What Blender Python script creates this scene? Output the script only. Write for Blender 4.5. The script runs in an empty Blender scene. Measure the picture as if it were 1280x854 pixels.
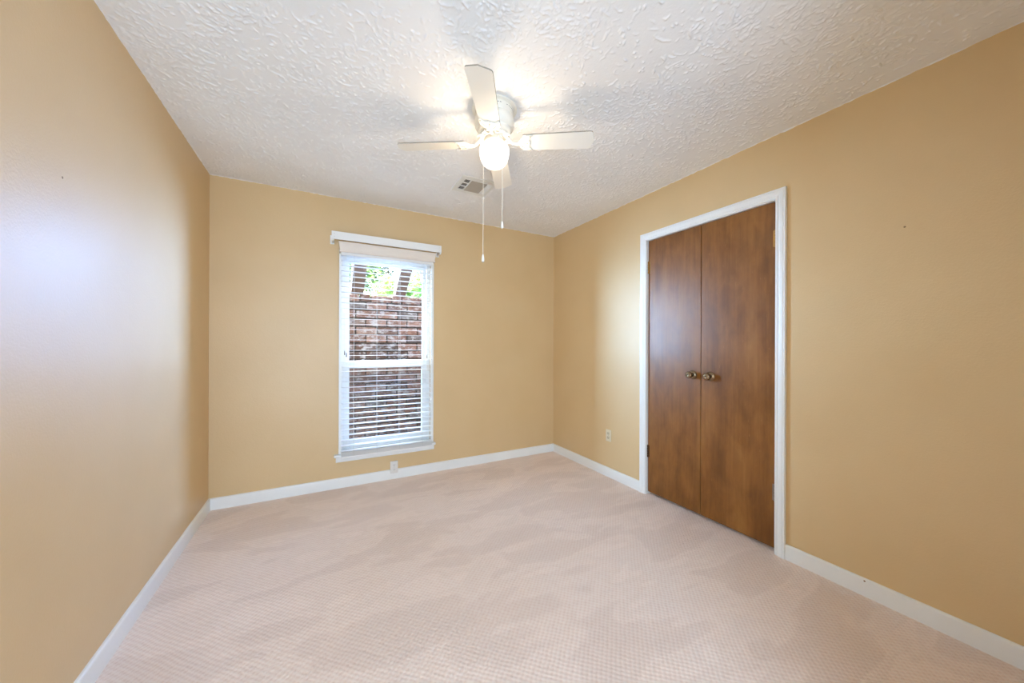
import bpy, bmesh, math, random
import numpy as np
from mathutils import Vector, Matrix

PI = math.pi
scene = bpy.context.scene
COL = scene.collection

# ------------------------------------------------------------------ room frame (metres)
H = 1.2148                      # camera height
XL, XR, D, YN, ZC = -0.7218, 2.3241, 3.280, -0.15, 2.4443
FX, FY = 0.790, 1.655           # fan axis

# ------------------------------------------------------------------ camera
cam_d = bpy.data.cameras.new('camera')
cam = bpy.data.objects.new('camera', cam_d)
COL.objects.link(cam)
YAW, ROLL = 0.4981, -0.00386
cam.matrix_world = (Matrix.Translation((0, 0, H)) @ Matrix.Rotation(-YAW, 4, 'Z')
                    @ Matrix.Rotation(PI / 2, 4, 'X') @ Matrix.Rotation(-ROLL, 4, 'Z'))
cam_d.sensor_width = 36.0
cam_d.lens = 436.595 / 1280 * 36.0
cam_d.shift_y = 3.54 / 1280
cam_d.clip_start = 0.02
scene.camera = cam

# ------------------------------------------------------------------ light, world, exposure
SKY_STRENGTH = 4.0
SUN_ENERGY = 7.0
BULB_POWER = 10.2
SIDE_DAYLIGHT = 2900.0
LEFT_DAYLIGHT = 2450.0
HIGH_DAYLIGHT = 5200.0
HALL_FILL = 123.0
scene.view_settings.view_transform = 'Standard'
scene.view_settings.look = 'None'
scene.view_settings.gamma = 1.0
scene.view_settings.use_curve_mapping = False
scene.view_settings.exposure = 0.0
scene.cycles.use_denoising = True
scene.cycles.max_bounces = 10
scene.cycles.diffuse_bounces = 6
scene.cycles.transparent_max_bounces = 16
scene.cycles.sample_clamp_indirect = 6.0
scene.cycles.caustics_reflective = False
scene.cycles.caustics_refractive = False

world = bpy.data.worlds.new('sky')
scene.world = world
world.use_nodes = True
bg = world.node_tree.nodes['Background']
bg.inputs['Color'].default_value = (0.72, 0.86, 1.0, 1)
bg.inputs['Strength'].default_value = SKY_STRENGTH


def light(name, kind, loc, aim, energy, color, size=None, size_y=None):
    d = bpy.data.lights.new(name, kind)
    d.energy = energy
    d.color = color
    if kind == 'AREA':
        d.shape = 'RECTANGLE'
        d.size = size
        d.size_y = size_y
    o = bpy.data.objects.new(name, d)
    COL.objects.link(o)
    o.location = loc
    o.rotation_euler = (Vector(aim) - Vector(loc)).to_track_quat('-Z', 'Y').to_euler()
    return o


sun = light('sun', 'SUN', (-6, 5, 8), (-6 + 0.70, 5 + 0.02, 8 - 0.71), SUN_ENERGY, (1.0, 0.92, 0.80))
sun.data.angle = 0.01
# open daylight at the side of the house, reaching the room through the window only
light('side_daylight', 'AREA', (3.0, 5.9, 1.70), (0.2, 3.0, 1.30), SIDE_DAYLIGHT, (0.25, 0.46, 1.0), 2.8, 1.7)
light('left_daylight', 'AREA', (-2.1, 6.1, 1.70), (0.8, 3.0, 1.30), LEFT_DAYLIGHT, (0.38, 0.62, 1.0), 2.8, 1.7)
light('high_daylight', 'AREA', (0.5, 6.6, 5.6), (0.52, 2.6, 0.2), HIGH_DAYLIGHT, (0.85, 0.92, 1.0), 4.0, 2.4)
# added fill lamp behind the camera, standing in an invented hall
light('hall_fill', 'AREA', (-0.22, -1.30, 1.22), (0.35, 2.0, 1.22), HALL_FILL, (0.465, 0.70, 1.0), 0.95, 2.2)


# ------------------------------------------------------------------ materials
def new_mat(name):
    m = bpy.data.materials.new(name)
    m.use_nodes = True
    nt = m.node_tree
    nt.nodes.clear()
    out = nt.nodes.new('ShaderNodeOutputMaterial')
    p = nt.nodes.new('ShaderNodeBsdfPrincipled')
    nt.links.new(p.outputs[0], out.inputs[0])
    return m, nt, p


class N:
    """small wrapper for node graphs"""
    def __init__(self, nt):
        self.nt = nt
        self.co = nt.nodes.new('ShaderNodeTexCoord').outputs['Object']

    def put(self, sock, v):
        if hasattr(v, 'links') or isinstance(v, bpy.types.NodeSocket):
            self.nt.links.new(v, sock)
        else:
            sock.default_value = v

    def mapping(self, scale=(1, 1, 1), rot=(0, 0, 0), loc=(0, 0, 0)):
        n = self.nt.nodes.new('ShaderNodeMapping')
        n.inputs['Scale'].default_value = scale
        n.inputs['Rotation'].default_value = rot
        n.inputs['Location'].default_value = loc
        self.nt.links.new(self.co, n.inputs[0])
        return n.outputs[0]

    def noise(self, vec, scale, detail=3, rough=0.5, dist=0.0):
        n = self.nt.nodes.new('ShaderNodeTexNoise')
        self.nt.links.new(vec, n.inputs['Vector'])
        n.inputs['Scale'].default_value = scale
        n.inputs['Detail'].default_value = detail
        n.inputs['Roughness'].default_value = rough
        n.inputs['Distortion'].default_value = dist
        return n.outputs['Fac']

    def math(self, op, a, b=0.0, c=None):
        n = self.nt.nodes.new('ShaderNodeMath')
        n.operation = op
        self.put(n.inputs[0], a)
        self.put(n.inputs[1], b)
        if c is not None:
            self.put(n.inputs[2], c)
        return n.outputs[0]

    def ramp(self, fac, stops):
        n = self.nt.nodes.new('ShaderNodeValToRGB')
        e = n.color_ramp.elements
        while len(e) < len(stops):
            e.new(0.5)
        for k, (p, c) in enumerate(stops):
            e[k].position = p
            e[k].color = (*c, 1) if len(c) == 3 else c
        self.nt.links.new(fac, n.inputs[0])
        return n.outputs[0]

    def mix(self, fac, a, b, blend='MIX'):
        n = self.nt.nodes.new('ShaderNodeMix')
        n.data_type = 'RGBA'
        n.blend_type = blend
        self.put(n.inputs[0], fac)
        self.put(n.inputs[6], a)
        self.put(n.inputs[7], b)
        return n.outputs[2]

    def bump(self, h, strength, dist, normal=None):
        n = self.nt.nodes.new('ShaderNodeBump')
        n.inputs['Strength'].default_value = strength
        n.inputs['Distance'].default_value = dist
        self.nt.links.new(h, n.inputs['Height'])
        if normal is not None:
            self.nt.links.new(normal, n.inputs['Normal'])
        return n.outputs[0]


def srgb(r, g, b):
    f = lambda c: (c / 255 / 12.92) if c / 255 <= 0.04045 else ((c / 255 + 0.055) / 1.055) ** 2.4
    return (f(r), f(g), f(b))


def plain(name, color, rough=0.5, metal=0.0, bump=None, var=0.0, spec=0.5):
    m, nt, p = new_mat(name)
    g = N(nt)
    if var:
        f = g.noise(g.mapping(), 6.0, 4)
        lo = tuple(c * (1 - var) for c in color)
        hi = tuple(min(1, c * (1 + var)) for c in color)
        nt.links.new(g.ramp(f, [(0.3, lo), (0.7, hi)]), p.inputs['Base Color'])
    else:
        p.inputs['Base Color'].default_value = (*color, 1)
    p.inputs['Roughness'].default_value = rough
    p.inputs['Metallic'].default_value = metal
    p.inputs['Specular IOR Level'].default_value = spec
    if bump:
        sc, st, di = bump
        nt.links.new(g.bump(g.noise(g.mapping(), sc, 3), st, di), p.inputs['Normal'])
    return m


M = {}


def mat_wall():
    m, nt, p = new_mat('tan_wall_paint')
    g = N(nt)
    f = g.noise(g.mapping(), 2.2, 3)
    nt.links.new(g.ramp(f, [(0.3, srgb(213, 182, 134)), (0.7, srgb(217, 187, 140))]), p.inputs['Base Color'])
    p.inputs['Roughness'].default_value = 0.44
    p.inputs['Specular IOR Level'].default_value = 0.60
    h = g.math('ADD', g.noise(g.mapping(), 130, 3), g.math('MULTIPLY', g.noise(g.mapping(), 24, 3), 0.8))
    nt.links.new(g.bump(h, 0.16, 0.004), p.inputs['Normal'])
    return m


def mat_ceiling():
    m, nt, p = new_mat('white_textured_plaster')
    g = N(nt)
    f = g.noise(g.mapping(), 3.0, 3)
    nt.links.new(g.ramp(f, [(0.3, srgb(236, 235, 234)), (0.7, srgb(241, 240, 239))]), p.inputs['Base Color'])
    p.inputs['Roughness'].default_value = 0.75
    p.inputs['Specular IOR Level'].default_value = 0.2
    h = g.noise(g.mapping(), 90, 4, 0.6)
    nt.links.new(g.bump(h, 0.25, 0.003), p.inputs['Normal'])
    return m


def mat_carpet():
    m, nt, p = new_mat('pink_beige_loop_carpet')
    g = N(nt)
    sep = nt.nodes.new('ShaderNodeSeparateXYZ')
    # slight wander of the weave
    w = nt.nodes.new('ShaderNodeTexNoise')
    w.inputs['Scale'].default_value = 9.0
    nt.links.new(g.co, w.inputs['Vector'])
    vm = nt.nodes.new('ShaderNodeVectorMath')
    vm.operation = 'MULTIPLY_ADD'
    nt.links.new(w.outputs['Color'], vm.inputs[0])
    vm.inputs[1].default_value = (0.016, 0.016, 0)
    nt.links.new(g.co, vm.inputs[2])
    nt.links.new(vm.outputs[0], sep.inputs[0])
    k = 2 * PI / 0.0245
    cx = g.math('COSINE', g.math('MULTIPLY', sep.outputs[0], k))
    cy = g.math('COSINE', g.math('MULTIPLY', sep.outputs[1], k))
    loop = g.math('MULTIPLY', cx, cy)                     # staggered loop tops
    pile = g.noise(g.mapping(), 420, 2, 0.7)
    mid = g.noise(g.mapping(), 38, 3, 0.6)
    hgt = g.math('ADD', g.math('MULTIPLY', loop, 0.42), g.math('MULTIPLY', g.math('SUBTRACT', pile, 0.5), 1.1))
    hgt = g.math('ADD', hgt, g.math('MULTIPLY', g.math('SUBTRACT', mid, 0.5), 0.9))
    base = g.ramp(g.math('MULTIPLY_ADD', hgt, 0.5, 0.5),
                  [(0.0, srgb(222, 194, 178)), (0.45, srgb(244, 223, 210)), (1.0, srgb(249, 236, 227))])
    # brushed nap left by the vacuum cleaner: long wedges that fan out
    n1 = g.noise(g.mapping((1.1, 2.9, 1), (0, 0, math.radians(38))), 1.5, 2, 0.5, 0.6)
    n2 = g.noise(g.mapping((1.2, 2.4, 1), (0, 0, math.radians(-24)), (3, 1, 0)), 1.7, 2, 0.5, 0.4)
    nap = g.math('ADD', g.math('MULTIPLY', n1, 0.6), g.math('MULTIPLY', n2, 0.4))
    napc = g.ramp(nap, [(0.38, (0.93, 0.915, 0.905)), (0.475, (0.96, 0.945, 0.938)), (0.505, (1.03, 1.03, 1.03)), (0.57, (1.0, 0.995, 0.99)), (0.59, (1.05, 1.05, 1.05))])
    col = g.mix(1.0, base, napc, 'MULTIPLY')
    nt.links.new(col, p.inputs['Base Color'])
    p.inputs['Roughness'].default_value = 0.95
    p.inputs['Specular IOR Level'].default_value = 0.1
    p.inputs['Sheen Weight'].default_value = 0.25
    p.inputs['Sheen Roughness'].default_value = 0.6
    nt.links.new(g.bump(hgt, 0.55, 0.006), p.inputs['Normal'])
    return m


def mat_door():
    m, nt, p = new_mat('stained_birch_veneer')
    g = N(nt)
    fine = g.noise(g.mapping((58, 58, 2.6)), 1.0, 3, 0.55, 0.5)
    broad = g.noise(g.mapping((6, 6, 1.0)), 1.0, 3, 0.5, 0.5)
    blot = g.noise(g.mapping((10, 10, 4.5)), 1.0, 4, 0.6, 0.3)
    f = g.math('ADD', g.math('MULTIPLY', fine, 0.20), g.math('ADD', g.math('MULTIPLY', broad, 0.50), g.math('MULTIPLY', blot, 0.42)))
    col = g.ramp(f, [(0.36, srgb(98, 57, 20)), (0.52, srgb(125, 78, 31)), (0.64, srgb(142, 92, 40)), (0.80, srgb(162, 110, 54))])
    fleck = g.noise(g.mapping((150, 150, 22)), 1.0, 2, 0.5)
    col = g.mix(g.ramp(fleck, [(0.68, (0, 0, 0)), (0.78, (0.30, 0.30, 0.30))]), col, (*srgb(186, 136, 84), 1))
    nt.links.new(col, p.inputs['Base Color'])
    nt.links.new(g.math('MULTIPLY_ADD', blot, 0.16, 0.28), p.inputs['Roughness'])
    p.inputs['Specular IOR Level'].default_value = 0.36
    nt.links.new(g.bump(g.math('ADD', g.math('MULTIPLY', fine, 0.5), blot), 0.10, 0.004), p.inputs['Normal'])
    return m


def mat_brick():
    m, nt, p = new_mat('old_red_brick')
    g = N(nt)
    at = nt.nodes.new('ShaderNodeAttribute')
    at.attribute_name = 'tone'
    tone = at.outputs['Fac']
    c = g.ramp(tone, [(0.0, srgb(76, 58, 50)), (0.2, srgb(114, 84, 71)), (0.45, srgb(140, 101, 84)), (0.7, srgb(160, 118, 98)), (0.9, srgb(172, 138, 120)), (1.0, srgb(122, 112, 106))])
    blot = g.noise(g.mapping((1, 1, 1)), 17, 5, 0.65)
    c = g.mix(g.ramp(blot, [(0.35, (0.65, 0.65, 0.65)), (0.55, (0, 0, 0))]), c, (*srgb(84, 60, 50), 1))
    sm = g.noise(g.mapping((1, 1, 1.8), (0, 0, 0), (5, 2, 1)), 11, 5, 0.7)
    c = g.mix(g.ramp(sm, [(0.49, (0, 0, 0)), (0.62, (0.85, 0.85, 0.85))]), c, (*srgb(206, 198, 190), 1))
    nt.links.new(c, p.inputs['Base Color'])
    p.inputs['Roughness'].default_value = 0.9
    nt.links.new(g.bump(g.noise(g.mapping(), 60, 4, 0.65), 0.5, 0.006), p.inputs['Normal'])
    return m


def mat_leaf(name, lo, hi):
    m, nt, p = new_mat(name)
    at = nt.nodes.new('ShaderNodeAttribute')
    at.attribute_name = 'tone'
    g = N(nt)
    nt.links.new(g.ramp(at.outputs['Fac'], [(0, lo), (1, hi)]), p.inputs['Base Color'])
    p.inputs['Roughness'].default_value = 0.55
    p.inputs['Subsurface Weight'].default_value = 0.0
    tr = nt.nodes.new('ShaderNodeBsdfTranslucent')
    nt.links.new(g.ramp(at.outputs['Fac'], [(0, lo), (1, hi)]), tr.inputs[0])
    mx = nt.nodes.new('ShaderNodeMixShader')
    mx.inputs[0].default_value = 0.4
    nt.links.new(p.outputs[0], mx.inputs[1])
    nt.links.new(tr.outputs[0], mx.inputs[2])
    nt.links.new(mx.outputs[0], nt.nodes['Material Output'].inputs[0])
    return m


def mat_glass():
    m = bpy.data.materials.new('window_glass')
    m.use_nodes = True
    nt = m.node_tree
    nt.nodes.clear()
    out = nt.nodes.new('ShaderNodeOutputMaterial')
    t = nt.nodes.new('ShaderNodeBsdfTransparent')
    t.inputs[0].default_value = (0.93, 0.95, 0.94, 1)
    gl = nt.nodes.new('ShaderNodeBsdfGlossy')
    gl.inputs['Roughness'].default_value = 0.02
    fr = nt.nodes.new('ShaderNodeFresnel')
    ge = nt.nodes.new('ShaderNodeNewGeometry')          # thin glass: same reflectance from both faces
    io = nt.nodes.new('ShaderNodeMapRange')
    io.inputs['To Min'].default_value = 1.45
    io.inputs['To Max'].default_value = 1 / 1.45
    nt.links.new(ge.outputs['Backfacing'], io.inputs[0])
    nt.links.new(io.outputs[0], fr.inputs[0])
    mx = nt.nodes.new('ShaderNodeMixShader')
    nt.links.new(fr.outputs[0], mx.inputs[0])
    nt.links.new(t.outputs[0], mx.inputs[1])
    nt.links.new(gl.outputs[0], mx.inputs[2])
    nt.links.new(mx.outputs[0], out.inputs[0])
    return m


def mat_screen():
    m = bpy.data.materials.new('dark_insect_mesh')
    m.use_nodes = True
    nt = m.node_tree
    nt.nodes.clear()
    out = nt.nodes.new('ShaderNodeOutputMaterial')
    t = nt.nodes.new('ShaderNodeBsdfTransparent')
    d = nt.nodes.new('ShaderNodeBsdfDiffuse')
    d.inputs[0].default_value = (0.05, 0.05, 0.05, 1)
    mx = nt.nodes.new('ShaderNodeMixShader')
    mx.inputs[0].default_value = 0.36
    nt.links.new(t.outputs[0], mx.inputs[1])
    nt.links.new(d.outputs[0], mx.inputs[2])
    nt.links.new(mx.outputs[0], out.inputs[0])
    return m


def mat_globe():
    m = bpy.data.materials.new('lit_opal_glass')
    m.use_nodes = True
    nt = m.node_tree
    nt.nodes.clear()
    out = nt.nodes.new('ShaderNodeOutputMaterial')
    e = nt.nodes.new('ShaderNodeEmission')
    e.inputs[0].default_value = (1.0, 0.95, 0.88, 1)
    e.inputs[1].default_value = 2.4
    t = nt.nodes.new('ShaderNodeBsdfTransparent')
    mx = nt.nodes.new('ShaderNodeMixShader')
    mx.inputs[0].default_value = 0.5
    nt.links.new(t.outputs[0], mx.inputs[1])
    nt.links.new(e.outputs[0], mx.inputs[2])
    nt.links.new(mx.outputs[0], out.inputs[0])
    return m


M['wall'] = mat_wall()
M['ceiling'] = mat_ceiling()
M['carpet'] = mat_carpet()
M['door'] = mat_door()
M['brick'] = mat_brick()
M['glass'] = mat_glass()
M['globe'] = mat_globe()
M['screen'] = mat_screen()
M['trim'] = plain('white_gloss_trim', srgb(236, 235, 231), 0.32, bump=(30, 0.05, 0.003), var=0.012)
M['vinyl'] = plain('white_window_vinyl', srgb(232, 232, 230), 0.4, var=0.01)
M['blind'] = plain('white_blind_slat', srgb(236, 234, 230), 0.38, var=0.012)
M['valance'] = plain('off_white_valance', srgb(228, 216, 202), 0.45, var=0.015)
M['rod'] = plain('white_enamel_rod', srgb(238, 237, 233), 0.3, var=0.01)
M['cord'] = plain('white_cord', srgb(214, 210, 200), 0.8, var=0.02)
M['tassel'] = plain('grey_tassel', srgb(150, 138, 124), 0.5, var=0.05)
M['fan'] = plain('warm_white_enamel', srgb(240, 234, 220), 0.35, var=0.01)
M['blade'] = plain('white_blade_laminate', srgb(240, 236, 226), 0.45, var=0.01)
M['edge'] = plain('grey_blade_edge', srgb(150, 142, 128), 0.6, var=0.03)
M['dark'] = plain('dark_recess', srgb(40, 36, 32), 0.8, var=0.05)
M['vent'] = plain('white_vent_enamel', srgb(228, 227, 222), 0.4, var=0.01)
M['duct'] = plain('dull_duct_metal', srgb(176, 166, 150), 0.7, var=0.05)
M['nail'] = plain('dull_nail_mark', srgb(146, 116, 84), 0.8, var=0.1)
M['worn'] = plain('half_painted_hinge', srgb(150, 132, 112), 0.5, 0.3, var=0.3)
M['duct_shade'] = plain('shadowy_duct', srgb(96, 88, 78), 0.8, var=0.05)
M['bronze'] = plain('aged_bronze', srgb(146, 126, 100), 0.27, 0.9, var=0.15)
M['brass'] = plain('aged_brass', srgb(176, 134, 74), 0.35, 0.9, var=0.15)
M['darkbrass'] = plain('darkened_brass', srgb(92, 66, 44), 0.45, 0.8, var=0.2)
M['pale_plastic'] = plain('white_outlet_plastic', srgb(226, 220, 212), 0.35, var=0.01)
M['cream_plastic'] = plain('cream_outlet_plastic', srgb(226, 212, 182), 0.35, var=0.01)
M['cream_dark'] = plain('cream_receptacle_plastic', srgb(208, 192, 160), 0.4, var=0.01)
M['steel'] = plain('zinc_screw', srgb(170, 165, 155), 0.4, 0.8, var=0.05)
M['mortar'] = plain('dark_mortar', srgb(62, 54, 48), 0.95, bump=(90, 0.5, 0.006), var=0.15)
M['rafter'] = plain('weathered_brown_timber', srgb(112, 88, 72), 0.85, bump=(40, 0.4, 0.004), var=0.12)
M['soil'] = plain('dark_garden_soil', srgb(88, 76, 64), 0.9, bump=(30, 0.4, 0.01), var=0.1)
M['bark'] = plain('grey_brown_bark', srgb(92, 78, 64), 0.9, bump=(30, 0.7, 0.02), var=0.2)
M['leaf_a'] = mat_leaf('green_leaves', srgb(52, 84, 34), srgb(118, 152, 74))
M['leaf_b'] = mat_leaf('dark_green_leaves', srgb(40, 68, 40), srgb(94, 126, 74))
M['leaf_c'] = mat_leaf('yellow_green_leaves', srgb(92, 122, 50), srgb(152, 174, 98))
M['bounce_skin'] = plain('dark_bounce_skin', srgb(84, 64, 54), 0.9, bump=(40, 0.4, 0.006), var=0.15)


# ------------------------------------------------------------------ mesh helpers
def obj(name, bm, mats, parent=None, smooth=None, kind=None):
    me = bpy.data.meshes.new(name)
    bm.normal_update()
    bm.to_mesh(me)
    bm.free()
    o = bpy.data.objects.new(name, me)
    COL.objects.link(o)
    for m in (mats if isinstance(mats, (list, tuple)) else [mats]):
        me.materials.append(m)
    if smooth is not None:
        for p in me.polygons:
            p.use_smooth = True
        me.set_sharp_from_angle(angle=math.radians(smooth))
    if parent is not None:
        o.parent = parent
        o.matrix_parent_inverse = Matrix.Translation(-Vector(parent.get('origin', (0, 0, 0))))
    if kind:
        o['kind'] = kind
    return o


def tag(o, label, cat, group=None):
    o['label'] = label
    o['category'] = cat
    if group:
        o['group'] = group
    return o


def empty(name, loc, label, cat, group=None):
    o = bpy.data.objects.new(name, None)
    COL.objects.link(o)
    o.location = loc
    o.empty_display_size = 0.05
    o['origin'] = tuple(loc)
    return tag(o, label, cat, group)


def struct(name, bm, mats, smooth=None):
    return obj(name, bm, mats, None, smooth, 'structure')


def box(bm, lo, hi, mi=0, bevel=0.0, seg=1, M4=None):
    lo, hi = Vector(lo), Vector(hi)
    r = bmesh.ops.create_cube(bm, size=1.0)
    vs = r['verts']
    for v in vs:
        v.co = Vector(((lo.x + hi.x) / 2 + v.co.x * (hi.x - lo.x), (lo.y + hi.y) / 2 + v.co.y * (hi.y - lo.y), (lo.z + hi.z) / 2 + v.co.z * (hi.z - lo.z)))
    if bevel:
        es = list({e for v in vs for e in v.link_edges})
        rb = bmesh.ops.bevel(bm, geom=es, offset=bevel, segments=seg, affect='EDGES', profile=0.5, clamp_overlap=True)
        vs = list({v for f in rb['faces'] for v in f.verts} | {v for v in vs if v.is_valid})
    fs = list({f for v in vs if v.is_valid for f in v.link_faces})
    for f in fs:
        f.material_index = mi
    if M4 is not None:
        for v in {v for f in fs for v in f.verts}:
            v.co = M4 @ v.co
    return fs


def lathe(bm, prof, center=(0, 0), seg=40, mi=0, M4=None):
    """prof: list of (radius, height); turned about z through center"""
    rings = []
    for r, z in prof:
        if r < 1e-6:
            rings.append([bm.verts.new((center[0], center[1], z))])
        else:
            rings.append([bm.verts.new((center[0] + r * math.cos(2 * PI * k / seg), center[1] + r * math.sin(2 * PI * k / seg), z)) for k in range(seg)])
    fs = []
    for a, b in zip(rings, rings[1:]):
        for k in range(seg):
            q = (k + 1) % seg
            if len(a) == 1 and len(b) == 1:
                continue
            if len(a) == 1:
                fs.append(bm.faces.new((a[0], b[k], b[q])))
            elif len(b) == 1:
                fs.append(bm.faces.new((a[k], b[0], a[q])))
            else:
                fs.append(bm.faces.new((a[k], b[k], b[q], a[q])))
    for f in fs:
        f.material_index = mi
    bmesh.ops.recalc_face_normals(bm, faces=fs)
    if M4 is not None:
        for v in {v for f in fs for v in f.verts}:
            v.co = M4 @ v.co
    return fs


def tube(bm, pts, rad, seg=8, mi=0, flat=1.0):
    """round bar along points; rad a number or one per point; flat squashes it in z"""
    pts = [Vector(p) for p in pts]
    rs = rad if isinstance(rad, (list, tuple)) else [rad] * len(pts)
    rings = []
    up = Vector((0, 0, 1))
    for i, p in enumerate(pts):
        t = (pts[min(i + 1, len(pts) - 1)] - pts[max(i - 1, 0)]).normalized()
        ref = up if abs(t.dot(up)) < 0.95 else Vector((1, 0, 0))
        a = t.cross(ref).normalized()
        b = a.cross(t).normalized()
        rings.append([bm.verts.new(p + a * rs[i] * math.cos(2 * PI * k / seg) + b * rs[i] * flat * math.sin(2 * PI * k / seg)) for k in range(seg)])
    fs = []
    for a, b in zip(rings, rings[1:]):
        for k in range(seg):
            fs.append(bm.faces.new((a[k], a[(k + 1) % seg], b[(k + 1) % seg], b[k])))
    fs.append(bm.faces.new(list(reversed(rings[0]))))
    fs.append(bm.faces.new(rings[-1]))
    for f in fs:
        f.material_index = mi
    bmesh.ops.recalc_face_normals(bm, faces=fs)
    return fs


def extrude_profile(bm, prof, p0, p1, u, v, mi=0):
    """prof: closed list of (a, b); section p + a*u + b*v swept from p0 to p1"""
    u, v = Vector(u), Vector(v)
    A = [bm.verts.new(Vector(p0) + u * a + v * b) for a, b in prof]
    Bv = [bm.verts.new(Vector(p1) + u * a + v * b) for a, b in prof]
    n = len(prof)
    fs = [bm.faces.new((A[k], A[(k + 1) % n], Bv[(k + 1) % n], Bv[k])) for k in range(n)]
    fs.append(bm.faces.new(list(reversed(A))))
    fs.append(bm.faces.new(Bv))
    for f in fs:
        f.material_index = mi
    bmesh.ops.recalc_face_normals(bm, faces=fs)
    return fs


def plate(bm, outline, z0, z1, mi_face=0, mi_edge=0, M4=None):
    """flat piece from a 2-D outline"""
    A = [bm.verts.new((x, y, z0)) for x, y in outline]
    Bv = [bm.verts.new((x, y, z1)) for x, y in outline]
    n = len(outline)
    sides = [bm.faces.new((A[k], A[(k + 1) % n], Bv[(k + 1) % n], Bv[k])) for k in range(n)]
    caps = [bm.faces.new(list(reversed(A))), bm.faces.new(Bv)]
    for f in sides:
        f.material_index = mi_edge
    for f in caps:
        f.material_index = mi_face
    bmesh.ops.recalc_face_normals(bm, faces=sides + caps)
    if M4 is not None:
        for v in A + Bv:
            v.co = M4 @ v.co
    return sides + caps


# ================================================================== SETTING
WT = 0.14
bm = bmesh.new()
box(bm, (XL - WT, YN - WT, -0.12), (XR + WT, D + WT, 0.0))
struct('floor', bm, M['carpet'])

bm = bmesh.new()
box(bm, (XL - WT, YN - WT, 0.0), (XL, D + WT, ZC + 0.06))
struct('wall_left', bm, M['wall'])

# back wall around the window opening
WX0, WX1, WZ0, WZ1 = 0.148, 0.905, 0.286, 1.990
bm = bmesh.new()
box(bm, (XL, D, 0.0), (WX0, D + WT, ZC + 0.06))
box(bm, (WX1, D, 0.0), (XR, D + WT, ZC + 0.06))
box(bm, (WX0, D, 0.0), (WX1, D + WT, WZ0))
box(bm, (WX0, D, WZ1), (WX1, D + WT, ZC + 0.06))
struct('wall_back', bm, M['wall'])

# right wall around the closet opening
DY0, DY1, DZ1 = 1.0535, 1.979, 2.066
bm = bmesh.new()
box(bm, (XR, YN - WT, 0.0), (XR + WT, DY0, ZC + 0.06))
box(bm, (XR, DY1, 0.0), (XR + WT, D + WT, ZC + 0.06))
box(bm, (XR, DY0, DZ1), (XR + WT, DY1, ZC + 0.06))
struct('wall_right', bm, M['wall'])

# near wall; invented opening sized for the fill lamp, added hall keeps sky out
NX0, NX1, NZ1 = -0.60, 0.85, 2.15
bm = bmesh.new()
box(bm, (XL, YN - WT, 0.0), (NX0, YN, ZC + 0.06))
box(bm, (NX1, YN - WT, 0.0), (XR, YN, ZC + 0.06))
box(bm, (NX0, YN - WT, NZ1), (NX1, YN, ZC + 0.06))
struct('wall_near', bm, M['wall'])
bm = bmesh.new()
box(bm, (XL - WT, -1.50, -0.12), (XR + WT, -1.38, ZC + 0.06))
box(bm, (XL - WT, -1.38, -0.12), (XL, YN - WT, ZC + 0.06))
box(bm, (XR, -1.38, -0.12), (XR + WT, YN - WT, ZC + 0.06))
struct('wall_added_hall', bm, M['wall'])
bm = bmesh.new()
box(bm, (XL, -1.38, ZC), (XR, YN - WT, ZC + 0.06))
struct('ceiling_added_hall', bm, M['ceiling'])
bm = bmesh.new()
box(bm, (XL, -1.38, -0.12), (XR, YN - WT, 0.0))
struct('floor_added_hall', bm, M['carpet'])


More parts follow.
